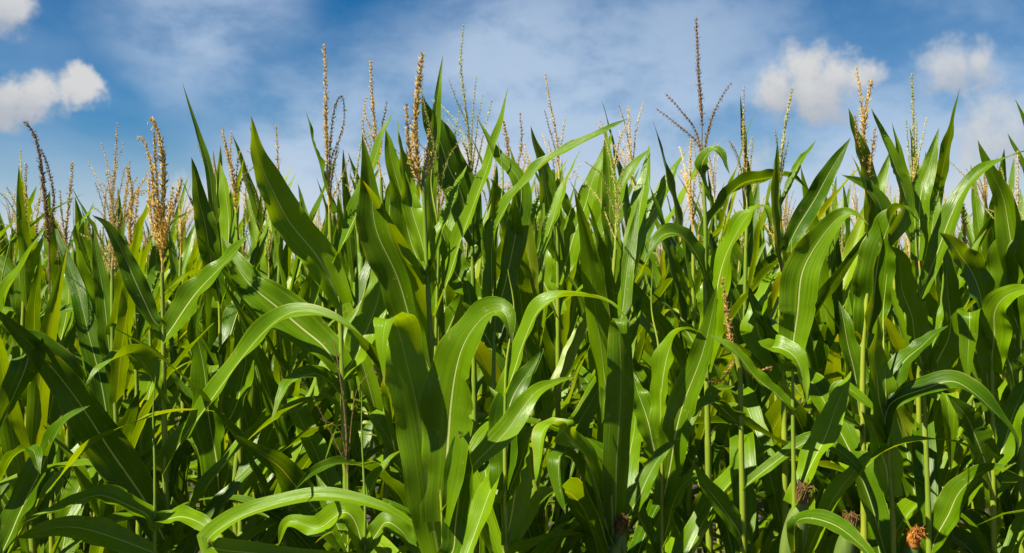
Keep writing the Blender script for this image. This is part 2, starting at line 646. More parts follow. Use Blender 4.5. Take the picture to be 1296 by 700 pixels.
# ------------------------------------------------------------------ ground
gm = bpy.data.meshes.new('ground')
N = 40
R = 900.0
gv, gf = [], []
xs = np.concatenate([-np.geomspace(R, 4, 16), np.linspace(-3, 3, 7), np.geomspace(4, R, 16)])
rg = random.Random(3)
for yy in xs:
    for xx in xs:
        gv.append((xx, yy + 8, rg.uniform(-.02, .02) if abs(xx) < 60 and abs(yy) < 60 else 0))
n = len(xs)
for i in range(n - 1):
    for j in range(n - 1):
        gf.append((i * n + j, i * n + j + 1, (i + 1) * n + j + 1, (i + 1) * n + j))
gm.from_pydata(gv, [], gf)
gm.materials.append(ground_material())
go = link('ground', gm)
go['kind'] = 'structure'
go['label'] = 'brown crumbly soil of the field under the maize'

# ------------------------------------------------------------------ shared leaf library (base at origin, growing towards +X)


def lib_leaf(elev, droop, length, width, rnd, n, nu, sway=.12, kink=None, power=1.3):
    """elev: start angle above horizontal, droop: total bend in radians"""
    q = [(0.0, 0.0, 0.0)]
    m = 36
    ang = elev
    yaw = 0.0
    k1 = rnd.uniform(-sway, sway)
    for i in range(m):
        f = (i + .5) / m
        a = elev - droop * f ** power
        if kink and f > kink[0]:
            a -= kink[1] * min(1, (f - kink[0]) / .08)
        yaw = k1 * f * 2.2
        st = length / m
        x, y, z = q[-1]
        q.append((x + st * math.cos(a) * math.cos(yaw), y + st * math.cos(a) * math.sin(yaw), z + st * math.sin(a)))
    q = np.array(q)
    L = np.concatenate([[0], np.cumsum(np.linalg.norm(np.diff(q, axis=0), axis=1))])
    s = np.linspace(0, L[-1], n)
    q = np.stack([np.interp(s, L, q[:, k]) for k in range(3)], 1)
    t = tangents(q)
    tw = rnd.uniform(-.7, .7)
    v = np.linspace(0, 1, n)
    side = np.array([0, 1.0, 0])
    nrm = np.cross(np.tile(side, (n, 1)), t) * -1
    # rotate the face normal about the midrib for a lazy twist
    b = np.cross(t, nrm)
    th = tw * v ** 1.2
    nrm = nrm * np.cos(th)[:, None] + b * np.sin(th)[:, None]
    return leaf_arrays(q, nrm, width, rnd, nu, gutter=rnd.uniform(.2, .45), ruffle=rnd.uniform(.06, .14), base_w=.55, peak=rnd.uniform(.32, .45))


def library(n, nu, seed):
    rnd = random.Random(seed)
    lib = {'top': [], 'up': [], 'mid': [], 'low': []}
    for k in range(10):
        lib['top'].append(lib_leaf(rnd.uniform(1.12, 1.42), rnd.uniform(-.05, .4), rnd.uniform(.34, .5), rnd.uniform(.036, .054), rnd, n, nu, .15))
    for k in range(14):
        kink = (rnd.uniform(.6, .85), rnd.uniform(1.0, 1.9)) if rnd.random() < .22 else None
        lib['up'].append(lib_leaf(rnd.uniform(1.05, 1.35), rnd.uniform(.05, .9), rnd.uniform(.5, .72), rnd.uniform(.05, .074), rnd, n, nu, .18, kink, 1.6))
    for k in range(12):
        kink = (rnd.uniform(.45, .75), rnd.uniform(.8, 1.8)) if rnd.random() < .3 else None
        lib['mid'].append(lib_leaf(rnd.uniform(.9, 1.25), rnd.uniform(.8, 2.3), rnd.uniform(.6, .82), rnd.uniform(.058, .084), rnd, n, nu, .22, kink, 1.5))
    for k in range(8):
        lib['low'].append(lib_leaf(rnd.uniform(.6, 1.0), rnd.uniform(1.6, 2.6), rnd.uniform(.55, .75), rnd.uniform(.07, .09), rnd, n, nu, .25, None, 1.2))
    return lib


LIB = library(26, 7, 11)
LIBM = {k: [mesh_from('maize_leaf_' + k, v, f, uv, [M_LEAF]) for v, f, uv in a] for k, a in LIB.items()}


def generic_tassel(rnd, color, full=True):
    """base at origin, growing up: list of arrays, first the spike"""
    L = rnd.uniform(.26, .36)
    lean = rnd.uniform(-.05, .05)
    thick = {'gold': 1.0, 'dark': 1.0, 'tan': .7, 'green': .6, 'rust': 1.0}[color]
    dens = 1.0 if full else .4
    out = [spike_arrays([(0, 0, 0), (lean * .2, 0, L * .5), (lean, rnd.uniform(-.03, .03), L)], rnd, thick, dens, .0017, .2)]
    for k in range(rnd.randint(3, 7)):
        a = rnd.uniform(0, 6.28)
        sp = rnd.uniform(.15, .55)
        l = rnd.uniform(.13, .22)
        z0 = rnd.uniform(.02, .09)
        dr = rnd.uniform(0, .05)
        ca, sa = math.cos(a), math.sin(a)
        out.append(spike_arrays([(0, 0, z0), (ca * l * sp * .5, sa * l * sp * .5, z0 + l * .55), (ca * l * sp * 1.2, sa * l * sp * 1.2, z0 + l * .98 - dr)], rnd, thick * .7, dens * .75, .001, .12))
    return out


TCOL = ['gold', 'tan', 'green', 'tan', 'green', 'gold', 'tan', 'green', 'tan']
rt = random.Random(21)
TASS = []
for c in TCOL:
    arr = generic_tassel(rt, c)
    TASS.append([tassel_mesh('tassel_' + c, a, M_TASSEL[c]) for a in arr])

STALKS = []
rs = random.Random(8)
for k in range(6):
    h = 1.86
    z = np.linspace(0, h, 9)
    pts = [(rs.uniform(-.012, .012), rs.uniform(-.012, .012), zz) for zz in z]
    pts[0] = (0, 0, 0)
    pts[-1] = (0, 0, h)
    v, f = stalk_arrays(pts, .0105, .0038, rs)
    STALKS.append(mesh_from('maize_stalk', v, f, None, [M_STALK]))


def ear_parts(parent, base, lean, size, rnd, silk):
    """husked ear beside the stalk, silk tuft as a sub-part"""
    L = .19 * size
    d = Vector(lean).normalized()
    q = np.array([tuple(Vector(base) + d * L * f) for f in np.linspace(0, 1, 14)])
    f = np.linspace(0, 1, 14)
    r = .026 * size * np.sin(np.clip(.18 + f * .78, 0, 1) * math.pi) ** .7 + .004
    v, fc = tube_arrays(q, r, 12)
    ang = np.arctan2(v[:, 1] - np.repeat(q[:, 1], 12), v[:, 0] - np.repeat(q[:, 0], 12))
    ctr = np.repeat(q, 12, axis=0)
    v = ctr + (v - ctr) * (1 + .07 * np.sin(ang * 5))[:, None]
    o = link('ear', mesh_from('ear', v, fc, None, [M_HUSK]), parent)
    tip = Vector(q[-1])
    cf = np.linspace(0, 1, 8)
    cq = np.array([tuple(tip + d * (.045 * size * f - .012)) for f in cf])
    parts = [tube_arrays(cq, .018 * size * np.sqrt(np.clip(1 - cf ** 2.5, 0.02, 1)) * (1 + .12 * np.sin(cf * 17)), 10)]
    for k in range(170):
        a = rnd.uniform(0, 6.28)
        s = rnd.uniform(.2, 1)
        out = Vector((math.cos(a), math.sin(a), 0)) * .03 * s * size
        p = [tip - d * .012 + out * .5, tip + d * rnd.uniform(.012, .035) * size + out * .62, tip + d * rnd.uniform(.0, .05) * size + out * rnd.uniform(.55, .95) + Vector((rnd.uniform(-.008, .008), rnd.uniform(-.008, .008), -rnd.uniform(0, .02)))]
        qq, _, _ = spline(p, 7)
        parts.append(tube_arrays(qq, np.linspace(.0014, .0006, 7), 4))
    sv, sf = join(parts)
    link('silk', mesh_from('silk', sv, sf, None, [M_SILK[silk]]), o)


def tag(o, label, group):
    o['label'] = label
    o['category'] = 'maize plant'
    o['group'] = group


# (photo pixels, faces, width in pixels, depth offset of the tip)
HERO = [
 dict(d=2.5, stalk=[(205, 345), (207, 440), (209, 600), (213, 705)], rb=.0125, rt=.0042,
      label='maize plant with a thick upright golden tassel on a bare yellow stalk at left',
      leaves=[([(207, 598), (240, 542), (300, 462), (350, 407), (385, 393), (430, 406), (468, 434)], 'ccl,clu,clu,cu,uc', 42, -.12),
              ([(206, 432), (245, 375), (295, 322), (320, 290)], 'clc,clu,clu', 46, -.06),
              ([(205, 415), (190, 398), (160, 330), (138, 289), (117, 272)], 'ccr', 30, -.05),
              ([(208, 512), (188, 472), (166, 448), (132, 464), (105, 490)], 'crb,ub,ulc,lcu', 42, -.1),
              ([(213, 692), (165, 605), (120, 540), (70, 470), (30, 427), (-12, 385)], 'ccr,cccu,ccu', 60, -.25),
              ([(204, 344), (206, 312), (218, 284), (238, 268)], 'clb,ulb,uc', 22, .1)],
      tassel=dict(c='gold', th=1.8, dens=1.5, st=.1, spike=[(205, 345), (206, 280), (207, 215), (201, 170), (191, 149)],
                  br=[[(204, 330), (196, 270), (192, 215), (183, 180), (174, 173)], [(205, 325), (212, 285), (224, 250), (231, 226)],
                      [(204, 320), (200, 280), (199, 240)], [(205, 318), (214, 270), (219, 235)], [(204, 315), (193, 285), (189, 250), (188, 225)],
                      [(205, 300), (199, 240), (195, 165)]])),
 dict(d=2.95, stalk=[(63, 372), (64, 500), (66, 705)], label='maize plant at far left with a tall dark brown tassel curving left',
      leaves=[([(62, 420), (45, 402), (100, 391), (178, 398)], 'clu,cuu,cuu', 26, -.1),
              ([(64, 470), (80, 420), (88, 360), (92, 310)], 'lcc', 34, .1),
              ([(62, 450), (40, 400), (10, 340), (-15, 318)], 'crc', 36, .05)],
      tassel=dict(c='dark', th=1.5, dens=1.4, st=.3, spike=[(63, 372), (62, 330), (60, 280), (52, 210), (44, 172), (31, 153)],
                  br=[[(62, 300), (68, 250), (60, 210), (52, 188)]])),
 dict(d=3.05, stalk=[(168, 335), (172, 420), (176, 705)], label='maize plant just left of the golden tassel with a drooping amber tassel',
      leaves=[([(174, 450), (144, 395), (113, 343), (100, 298), (108, 276), (122, 258)], 'clu,clu,lcu', 32, -.12),
              ([(173, 440), (190, 380), (200, 320), (196, 280)], 'ccl', 30, .1), ([(176, 600), (168, 548), (150, 522), (123, 505)], 'lcu', 30, -.2),
              ([(176, 590), (225, 555), (246, 564), (257, 596)], 'uc,u,ur', 26, -.25)],
      tassel=dict(c='gold', th=1.5, dens=1.3, st=.05, spike=[(167, 335), (165, 290), (167, 240), (160, 210)],
                  br=[[(167, 320), (172, 270), (176, 235)]])),
 dict(d=3.3, stalk=[(138, 335), (136, 420), (135, 705)], label='maize plant left of the golden tassel with thin forked spikes of tan tassel',
      leaves=[([(136, 440), (120, 380), (108, 330), (96, 250)], 'ccr', 28), ([(136, 430), (150, 370), (152, 300), (150, 236)], 'ccl', 30)],
      tassel=dict(c='tan', th=.8, spike=[(138, 335), (142, 260), (146, 200), (149, 155)],
                  br=[[(139, 300), (140, 230), (128, 180)], [(140, 300), (146, 220), (157, 180)], [(140, 310), (130, 260), (120, 230)], [(141, 280), (152, 240), (158, 212)]])),
 dict(d=3.3, stalk=[(84, 335), (86, 400), (86, 705)], label='maize plant at left with a ragged tan tassel nodding over its neighbours',
      leaves=[([(86, 420), (76, 350), (70, 300), (64, 262)], 'ccr', 30), ([(86, 400), (100, 330), (112, 290)], 'ccl', 26)],
      tassel=dict(c='tan', th=1.2, dens=1.2, spike=[(84, 335), (84, 290), (89, 240), (92, 204)],
                  br=[[(84, 320), (72, 280), (52, 268)], [(84, 320), (96, 288), (118, 296)], [(84, 310), (78, 270), (76, 240)], [(85, 318), (70, 330), (80, 300)]])),
 dict(d=3.4, stalk=[(30, 330), (26, 420), (24, 705)], label='maize plant by the left edge with two short straw coloured spikes',
      leaves=[([(26, 400), (34, 330), (62, 280)], 'clu', 28), ([(25, 430), (10, 370), (-10, 330)], 'ccr', 30), ([(26, 380), (48, 320), (56, 294)], 'ccl', 24)],
      tassel=dict(c='tan', th=1.2, spike=[(30, 330), (32, 270), (33, 206)], br=[[(30, 310), (26, 270), (27, 232)], [(30, 300), (22, 290), (16, 262)]])),
 dict(d=2.3, stalk=[(-8, 430), (-6, 560), (0, 705)], label='maize plant cut by the left edge with a broad blade rising from the bottom corner',
      leaves=[([(0, 705), (30, 640), (60, 575), (84, 532), (112, 512)], 'clc,clu,clu', 56, -.06),
              ([(-8, 470), (10, 372), (35, 325), (57, 290)], 'clu', 34), ([(-6, 560), (30, 470), (45, 430), (90, 470), (100, 520)], 'clb,ub,urc,rc', 46, .15),
              ([(-5, 620), (16, 580), (40, 570), (52, 600)], 'ulc,u,ruc', 34, -.1)]),
 dict(d=2.35, stalk=[(196, 600), (196, 705)], fill=[.5, .7], label='short maize plant with one pale leaf lying level at the lower left',
      leaves=[([(196, 672), (180, 648), (128, 628), (78, 642), (24, 664)], 'cuu,uuc,uuc', 36, -.1),
              ([(196, 660), (230, 655), (262, 668), (282, 710)], 'uc,uc,urc', 30, -.15), ([(196, 700), (100, 668), (20, 680)], 'ccu', 40, -.05)]),
 dict(d=2.55, stalk=[(417, 270), (420, 320), (430, 390), (436, 560), (441, 705)], rb=.013, rt=.004,
      label='maize plant with one huge blade leaning left into the sky and a looped gold tassel',
      leaves=[([(431, 386), (402, 328), (360, 268), (330, 212), (319, 146)], 'crc,crc,crcu', 56, -.12),
              ([(420, 270), (408, 222), (397, 184), (387, 141)], 'crb', 24, .02),
              ([(424, 335), (452, 266), (472, 212), (484, 172), (497, 142)], 'clu', 34, .04),
              ([(434, 690), (370, 610), (334, 576), (292, 549)], 'ccr,cru', 42, -.15),
              ([(433, 500), (415, 482), (392, 474), (363, 490), (343, 536)], 'rcu,uc,ulc,lcu', 32, -.15),
              ([(432, 470), (400, 430), (340, 380), (300, 340), (280, 300)], 'ccr', 64, .12),
              ([(433, 480), (460, 430), (480, 370), (482, 300)], 'ccl', 50, .1)],
      tassel=dict(c='gold', th=1.0, dens=1.1, st=.35, spike=[(417, 275), (415, 220), (413, 150), (412, 100), (410, 55)],
                  br=[[(416, 260), (413, 190), (411, 140), (414, 120)], [(416, 250), (418, 180), (424, 135), (432, 122), (436, 140), (433, 170)],
                      [(416, 260), (424, 200), (436, 150)], [(416, 262), (430, 230), (442, 200)], [(416, 240), (420, 200), (430, 175)]])),
 dict(d=2.15, stalk=[(462, 640), (462, 705)], fill=[.5], rb=.01, label='young maize plant sending one long leaf in a low arch along the bottom',
      leaves=[([(462, 712), (330, 702), (262, 690), (300, 656), (368, 632), (420, 628), (480, 641), (522, 665), (562, 699)], 'cu,cu,cuu,cuu,cuu', 34, -.1),
              ([(462, 700), (440, 650), (400, 668), (366, 662), (352, 690)], 'uc', 40, .05), ([(462, 700), (490, 660), (520, 690), (530, 712)], 'uc', 34, -.05)]),
 dict(d=2.4, stalk=[(535, 210), (540, 330), (546, 470), (550, 705)], label='maize plant with a tall striped blade standing upright left of centre',
      leaves=[([(544, 470), (522, 410), (500, 348), (478, 292), (467, 228), (459, 173)], 'ccl', 60, -.1),
              ([(541, 360), (525, 320), (506, 245), (488, 163)], 'ccr', 46, .05), ([(540, 330), (520, 260), (507, 190), (502, 145)], 'ccb,crb', 30, .1),
              ([(541, 350), (575, 250), (590, 210)], 'clu', 34, .1)],
      tassel=dict(c='gold', th=1.9, dens=1.5, st=.15, spike=[(533, 245), (527, 190), (526, 150), (530, 100), (535, 66)],
                  br=[[(533, 240), (518, 190), (514, 130)], [(533, 240), (540, 200), (545, 160)], [(533, 235), (522, 200), (521, 165)], [(533, 235), (545, 210), (550, 186)]])),
 dict(d=2.7, stalk=[(482, 225), (486, 330), (490, 705)], label='maize plant left of centre with a pale gold tassel and short curled branches',
      leaves=[([(487, 340), (496, 250), (512, 200)], 'ccl', 30), ([(488, 380), (470, 300), (455, 260)], 'ccr', 34), ([(489, 420), (520, 330), (528, 290)], 'cl', 40)],
      tassel=dict(c='gold', th=1.1, dens=1.1, st=.3, spike=[(482, 225), (475, 165), (471, 120), (469, 76)],
                  br=[[(481, 200), (470, 165), (461, 140), (464, 122)], [(481, 200), (484, 160), (490, 128)], [(481, 210), (464, 180), (458, 150)]])),
 dict(d=2.0, stalk=[(556, 600), (562, 705)], rb=.013, rt=.009, label='front maize plant with a very broad dark leaf whose tip folds over to the left',
      leaves=[([(556, 706), (540, 600), (527, 520), (515, 450), (505, 414, 0), (497, 403, -.02), (488, 408, -.045), (483, 440, -.055), (485, 490, -.05)], 'bbl,bl,bl,bl,bbu,u,ucl,cl,cl', 78, 0, dict(pk=.46, ruf=.04, g=.16)),
              ([(560, 660), (566, 540), (580, 465), (596, 421), (618, 395), (638, 398), (645, 438)], 'lcc,lccu,lccu,lccu,ucc,rc', 84, -.12, dict(pk=.42)),
              ([(562, 712), (575, 690), (580, 622), (587, 560), (588, 546, -.02), (584, 552, -.06)], 'ccl,ccl,cclu,u', 48, -.03, dict(pk=.5, ruf=.04)),
              ([(560, 650), (600, 590), (640, 545), (676, 500), (704, 484), (728, 476)], 'ucb,uc,uc', 36, .2)]),
 dict(d=2.55, stalk=[(555, 300), (552, 420), (548, 705)], label='maize plant holding up a streaked sunlit blade with a whip thin tip',
      leaves=[([(551, 400), (578, 320), (603, 250), (620, 200), (633, 160), (644, 110)], 'clu', 32, .03),
              ([(553, 360), (545, 250), (552, 140), (561, 70)], 'ccr', 20, .1)]),
 dict(d=2.65, stalk=[(592, 245), (598, 320), (602, 705)], label='maize plant at centre left with a tall green tassel of spreading branches',
      leaves=[([(600, 310), (577, 230), (552, 172), (534, 120)], 'ccr', 56, -.05), ([(600, 340), (622, 290), (640, 260)], 'cl', 30),
              ([(600, 380), (570, 330), (556, 270)], 'ccr', 44, .05)],
      tassel=dict(c='green', th=.7, dens=.9, st=.25, spike=[(598, 250), (593, 170), (586, 110), (583, 75), (587, 30)],
                  br=[[(597, 240), (594, 170), (577, 125), (568, 100)], [(597, 235), (588, 175), (565, 140), (546, 126)], [(597, 225), (598, 150), (603, 96)],
                      [(597, 225), (604, 160), (611, 118)], [(597, 240), (612, 170), (623, 125)], [(597, 235), (590, 190), (572, 160), (556, 140)], [(597, 230), (574, 205), (582, 130)]])),
 dict(d=2.5, stalk=[(628, 300), (626, 380), (622, 705)], label='maize plant with one long leaf reaching far right over the centre',
      leaves=[([(622, 390), (624, 310), (640, 262), (672, 224), (708, 195), (745, 175), (797, 150)], 'lc,lcu,luc,luc,luc', 34, -.1),
              ([(624, 420), (660, 250), (628, 195), (605, 150)], 'ccr', 34, .1), ([(623, 440), (600, 400), (588, 350)], 'ccr', 36, .1)]),
 dict(d=2.95, stalk=[(538, 352), (541, 420), (545, 705)], rt=.002, label='maize plant with a thin pinkish withered tassel hanging before the tall blades',
      leaves=[([(542, 450), (520, 390), (515, 340)], 'ccr', 34), ([(543, 470), (575, 400), (590, 360)], 'ccl', 40)],
      tassel=dict(c='tan', th=.8, dens=1.0, st=.02, spike=[(538, 352), (536, 290), (537, 240), (537, 185)], br=[[(538, 340), (541, 280), (543, 235)]])),
 dict(d=2.85, stalk=[(700, 215), (706, 320), (706, 705)], label='maize plant right of centre top with three needle thin tassel spikes',
      leaves=[([(706, 330), (690, 230), (672, 160)], 'ccr', 32), ([(706, 360), (740, 260), (766, 180)], 'ccl', 34, .05), ([(706, 400), (680, 330), (660, 240)], 'ccr', 40, .1)],
      tassel=dict(c='tan', th=.7, st=.1, spike=[(708, 225), (704, 170), (696, 130), (690, 92)],
                  br=[[(706, 200), (696, 165), (689, 138)], [(706, 205), (712, 170), (715, 148)], [(706, 210), (692, 185), (686, 168)]])),
 dict(d=2.9, stalk=[(652, 225), (656, 330), (660, 705)], label='maize plant near the centre with a bent straw tassel beside a plain spike',
      leaves=[([(657, 350), (690, 250), (720, 200)], 'clu', 36, .1), ([(657, 340), (640, 270), (622, 225)], 'ccr', 32)],
      tassel=dict(c='gold', th=1.2, dens=1.2, st=.1, spike=[(652, 235), (645, 210), (642, 180), (637, 152)], br=[[(653, 225), (660, 180), (658, 142)], [(653, 230), (664, 205), (657, 185)], [(653, 238), (668, 210), (664, 180)]])),
 dict(d=2.2, stalk=[(640, 480), (640, 705)], label='maize plant at centre with an arching leaf that bows to the right',
      leaves=[([(640, 500), (664, 432), (682, 392), (710, 375), (745, 376), (775, 386), (797, 410)], 'clu,ulc,u,ucr', 38, -.06),
              ([(640, 620), (640, 560), (650, 500), (690, 440)], 'ccl', 54, .06), ([(640, 640), (668, 560), (690, 530)], 'lcu', 40),
              ([(640, 690), (655, 590), (640, 520), (620, 490)], 'ccr', 48, .1)]),
 dict(d=2.25, stalk=[(772, 600), (776, 705)], rb=.0125, rt=.008, label='maize plant with a tall upright strap leaf and a bright folded tip right of centre',
      leaves=[([(776, 700), (780, 620), (784, 540), (785, 460), (784, 416, 0), (785, 405, -.02), (789, 411, -.045), (795, 446, -.05)], 'bbl,bbl,bbl,bbl,bbu,u,ucl,cl', 48, 0, dict(pk=.5, ruf=.03, g=.15)),
              ([(774, 690), (745, 588), (722, 556), (700, 536), (684, 552), (683, 630)], 'rcu,urc,ulc,luc,lc', 46, -.15),
              ([(774, 705), (735, 600), (712, 578), (706, 590), (716, 650)], 'cu,u,luc,lcu', 50, -.08), ([(775, 690), (804, 636), (838, 574), (860, 554)], 'clu', 36, .05)],
      ears=[(786, 668, .7, 'dry')]),
 dict(d=2.35, stalk=[(836, 470), (838, 705)], label='maize plant with a leaf bent sharply right beside a narrow gap of shade',
      leaves=[([(837, 540), (840, 470), (852, 428), (868, 416), (892, 424)], 'cl,clu,u,ur', 40, -.05),
              ([(838, 640), (858, 540), (885, 455), (900, 400), (908, 362)], 'ccl', 46, -.08), ([(838, 600), (815, 520), (800, 470)], 'ccr', 46, .1),
              ([(838, 690), (860, 620), (890, 600)], 'clu', 40)]),
 dict(d=2.95, stalk=[(770, 345), (772, 420), (774, 705)], label='maize plant right of centre with a short rust coloured stick of tassel among the leaves',
      leaves=[([(772, 430), (800, 330), (822, 182)], 'clu', 42, .2), ([(773, 420), (748, 350), (738, 300)], 'ccr', 44), ([(773, 400), (760, 310), (800, 215), (824, 185)], 'cl', 34, .1)],
      tassel=dict(c='rust', th=1.2, dens=1.3, st=.02, spike=[(772, 372), (773, 330), (771, 278)])),
 dict(d=3.1, stalk=[(776, 215), (780, 330), (782, 705)], label='maize plant right of centre with a loose feathery tan tassel',
      leaves=[([(781, 350), (760, 250), (775, 165)], 'ccl', 30), ([(781, 380), (830, 260), (870, 190)], 'clu', 40, .1)],
      tassel=dict(c='tan', th=.7, dens=.8, spike=[(775, 235), (778, 205), (785, 175), (798, 148)], br=[[(776, 225), (783, 200), (797, 195)], [(776, 225), (770, 200), (772, 180)], [(776, 215), (788, 190), (800, 180)]])),
 dict(d=2.5, stalk=[(887, 200), (891, 240), (893, 300), (893, 375), (898, 705)], rt=.0034, label='maize plant with the tallest tassel, dark and forked, standing clear against the sky',
      leaves=[([(892, 245), (888, 214), (896, 195), (910, 192), (924, 222)], 'rcb,cu,cu,urc', 24, -.06),
              ([(896, 366), (884, 326), (860, 297), (838, 300), (815, 330)], 'rcu,ruc,uc,ulc', 36, -.1),
              ([(893, 300), (902, 274), (932, 238), (964, 226), (998, 223), (1022, 240)], 'lbu,lub,ub,u', 32, .12),
              ([(896, 470), (912, 345), (932, 294), (952, 268), (970, 263), (978, 292)], 'lcu,lcu,lcu,u,rc', 54, -.08),
              ([(897, 480), (880, 440), (860, 400)], 'ccr', 40, .1)],
      tassel=dict(c='dark', th=.8, dens=1.3, st=.25, spike=[(888, 205), (888, 150), (884, 90), (881, 22)],
                  br=[[(888, 200), (882, 180), (858, 158), (830, 137)], [(888, 195), (880, 165), (862, 140), (842, 118)], [(889, 200), (899, 155), (912, 125), (926, 103)], [(889, 200), (897, 165), (905, 135)]])),
 dict(d=2.55, stalk=[(986, 240), (988, 300), (991, 376), (994, 705)], label='maize plant with a slim yellow spike and a blade slanting up to the right',
      leaves=[([(994, 318), (1022, 266), (1052, 216), (1076, 174)], 'clc', 32, -.05), ([(989, 345), (980, 270), (984, 177)], 'ccr', 18, -.02),
              ([(989, 260), (1010, 210), (1033, 178)], 'lcu', 14, .1), ([(992, 470), (960, 400), (945, 360)], 'cr', 44, .05), ([(993, 480), (960, 415), (968, 370), (990, 340)], 'clu', 46, .12)],
      tassel=dict(c='green', th=.8, dens=1.1, st=.1, spike=[(986, 245), (990, 190), (996, 145), (1003, 110)], br=[[(986, 235), (984, 190), (981, 163)], [(987, 235), (993, 200), (998, 178)]])),
 dict(d=2.2, stalk=[(1003, 440), (1004, 560), (1006, 705)], label='maize plant with a broad arching striped leaf bowing right, brown ear silk below',
      leaves=[([(1003, 470), (1010, 375), (1028, 317), (1052, 284), (1078, 271), (1100, 284)], 'ccl,ccl,ccl,ccu,urc', 56, -.08),
              ([(1004, 470), (975, 442), (1005, 450), (1023, 512)], 'u,uc,rc', 36, -.1), ([(1004, 520), (950, 470), (925, 440), (898, 424)], 'cru,uc', 30, .05),
              ([(1005, 640), (1040, 560), (1066, 500), (1076, 470)], 'lcu', 44, .1), ([(1005, 705), (1010, 660), (1052, 662), (1090, 690), (1120, 730)], 'uc', 30, -.3)],
      ears=[(1016, 628, .85, 'dry'), (1076, 664, .65, 'dry')]),
 dict(d=2.35, stalk=[(926, 440), (936, 470), (938, 560), (941, 705)], rb=.010, rt=.005, label='bare yellow maize stalk with a snapped brown tassel and one slim arching leaf',
      leaves=[([(940, 618), (972, 592), (1000, 571), (1030, 557), (1060, 570), (1086, 594), (1104, 630), (1113, 678)], 'ulc,uc,uc,urc,rcu', 24, -.15),
              ([(940, 690), (930, 664), (900, 624), (871, 579)], 'crc,cru', 34, -.05), ([(938, 530), (910, 510), (880, 520), (870, 550)], 'u,uc', 26, -.05),
              ([(938, 540), (900, 500), (930, 488)], 'uc', 20, .05)],
      tassel=dict(c='rust', th=1.0, dens=1.2, st=.02, spike=[(926, 442), (922, 410), (914, 350)], br=[[(930, 452), (950, 470), (978, 464)], [(930, 452), (915, 480), (895, 484)]])),
 dict(d=2.45, stalk=[(1098, 245), (1100, 330), (1092, 470), (1094, 705)], label='maize plant with two sword like dark blades against the sky right of the big cloud',
      leaves=[([(1099, 300), (1100, 236), (1086, 184), (1073, 136)], 'ccr', 36, -.02), ([(1100, 330), (1146, 262), (1124, 190), (1103, 136)], 'ccr', 30, .03),
              ([(1099, 420), (1112, 335), (1122, 290), (1138, 264), (1166, 281)], 'ccl,ccl,lcu,u,ur', 62, -.12),
              ([(1096, 440), (1116, 290), (1100, 240), (1066, 220)], 'ccr,cr,cru', 50, -.02), ([(1094, 560), (1075, 440), (1060, 380)], 'ccr', 46, .1),
              ([(1093, 540), (1064, 520), (1066, 490), (1118, 524)], 'uc', 26, -.1)],
      tassel=dict(c='gold', th=1.4, dens=1.3, st=.15, spike=[(1096, 260), (1092, 190), (1096, 140), (1103, 100)], br=[[(1096, 230), (1092, 150), (1084, 84)], [(1097, 230), (1104, 190), (1108, 160)], [(1096, 230), (1086, 180), (1082, 145)]])),
 dict(d=2.3, stalk=[(1120, 480), (1126, 600), (1131, 705)], rb=.0135, label='maize plant at right with an orange silk tuft at the bottom edge',
      leaves=[([(1119, 560), (1127, 512), (1174, 490), (1206, 482), (1234, 498), (1266, 530), (1285, 558), (1280, 588)], 'ulc,uc,uc,urc,rcu,rc', 38, -.1),
              ([(1122, 520), (1142, 462), (1168, 436), (1200, 412)], 'ucb,ucl', 40, .05), ([(1124, 560), (1108, 470), (1110, 400)], 'ccr', 50, -.02),
              ([(1128, 630), (1112, 560), (1090, 520)], 'ccr', 50, -.02)],
      ears=[(1156, 684, .8, 'rust')]),
 dict(d=2.5, stalk=[(1160, 320), (1166, 420), (1172, 560), (1176, 705)], label='maize plant at right whose leaf bridges over to the picture edge',
      leaves=[([(1164, 380), (1200, 282), (1218, 244), (1240, 216), (1266, 203), (1305, 190)], 'ccl,clu,luc,lub', 30, .02),
              ([(1162, 330), (1166, 250), (1174, 214), (1189, 162)], 'ccl', 32, .05), ([(1168, 470), (1140, 350), (1128, 310)], 'ccr', 56, -.1),
              ([(1174, 705), (1212, 628), (1244, 597), (1276, 587)], 'lcu,ulc', 44, -.1), ([(1170, 500), (1200, 420), (1196, 330), (1180, 300)], 'ccr', 50, .05)]),
 dict(d=2.9, stalk=[(1156, 260), (1160, 340), (1162, 705)], label='maize plant at right with a pale tassel of three parallel upright spikes',
      leaves=[([(1160, 350), (1146, 250), (1130, 155)], 'ccr', 28), ([(1160, 380), (1180, 290), (1186, 240)], 'ccl', 34)],
      tassel=dict(c='green', th=.8, st=.1, spike=[(1156, 265), (1157, 200), (1156, 150), (1154, 92)], br=[[(1156, 240), (1150, 190), (1147, 150)], [(1156, 240), (1164, 190), (1173, 148)], [(1156, 235), (1160, 190), (1160, 150)]])),
 dict(d=2.5, stalk=[(1255, 400), (1256, 520), (1258, 705)], label='maize plant near the right edge with a bright leaf tip hanging straight down',
      leaves=[([(1255, 440), (1232, 350), (1212, 318), (1190, 296)], 'ccr', 56, -.1),
              ([(1256, 520), (1242, 440), (1230, 406, 0), (1227, 396, -.02), (1226, 404, -.045), (1226, 440, -.05), (1226, 486, -.05)], 'bb,bb,bbu,u,ucl,cl,cl', 36, 0, dict(pk=.55)), ([(1256, 470), (1262, 390), (1310, 358)], 'ccl,clu', 50, -.12),
              ([(1257, 620), (1230, 540), (1200, 500)], 'ccr', 50, -.05), ([(1257, 600), (1285, 520), (1305, 470)], 'lcu', 50)],
      tassel=dict(c='rust', th=1.3, dens=1.2, st=.02, spike=[(1222, 326), (1221, 300), (1219, 255)])),
 dict(d=2.6, stalk=[(1290, 330), (1294, 705)], label='maize plant cut by the right edge with a wide sunlit leaf',
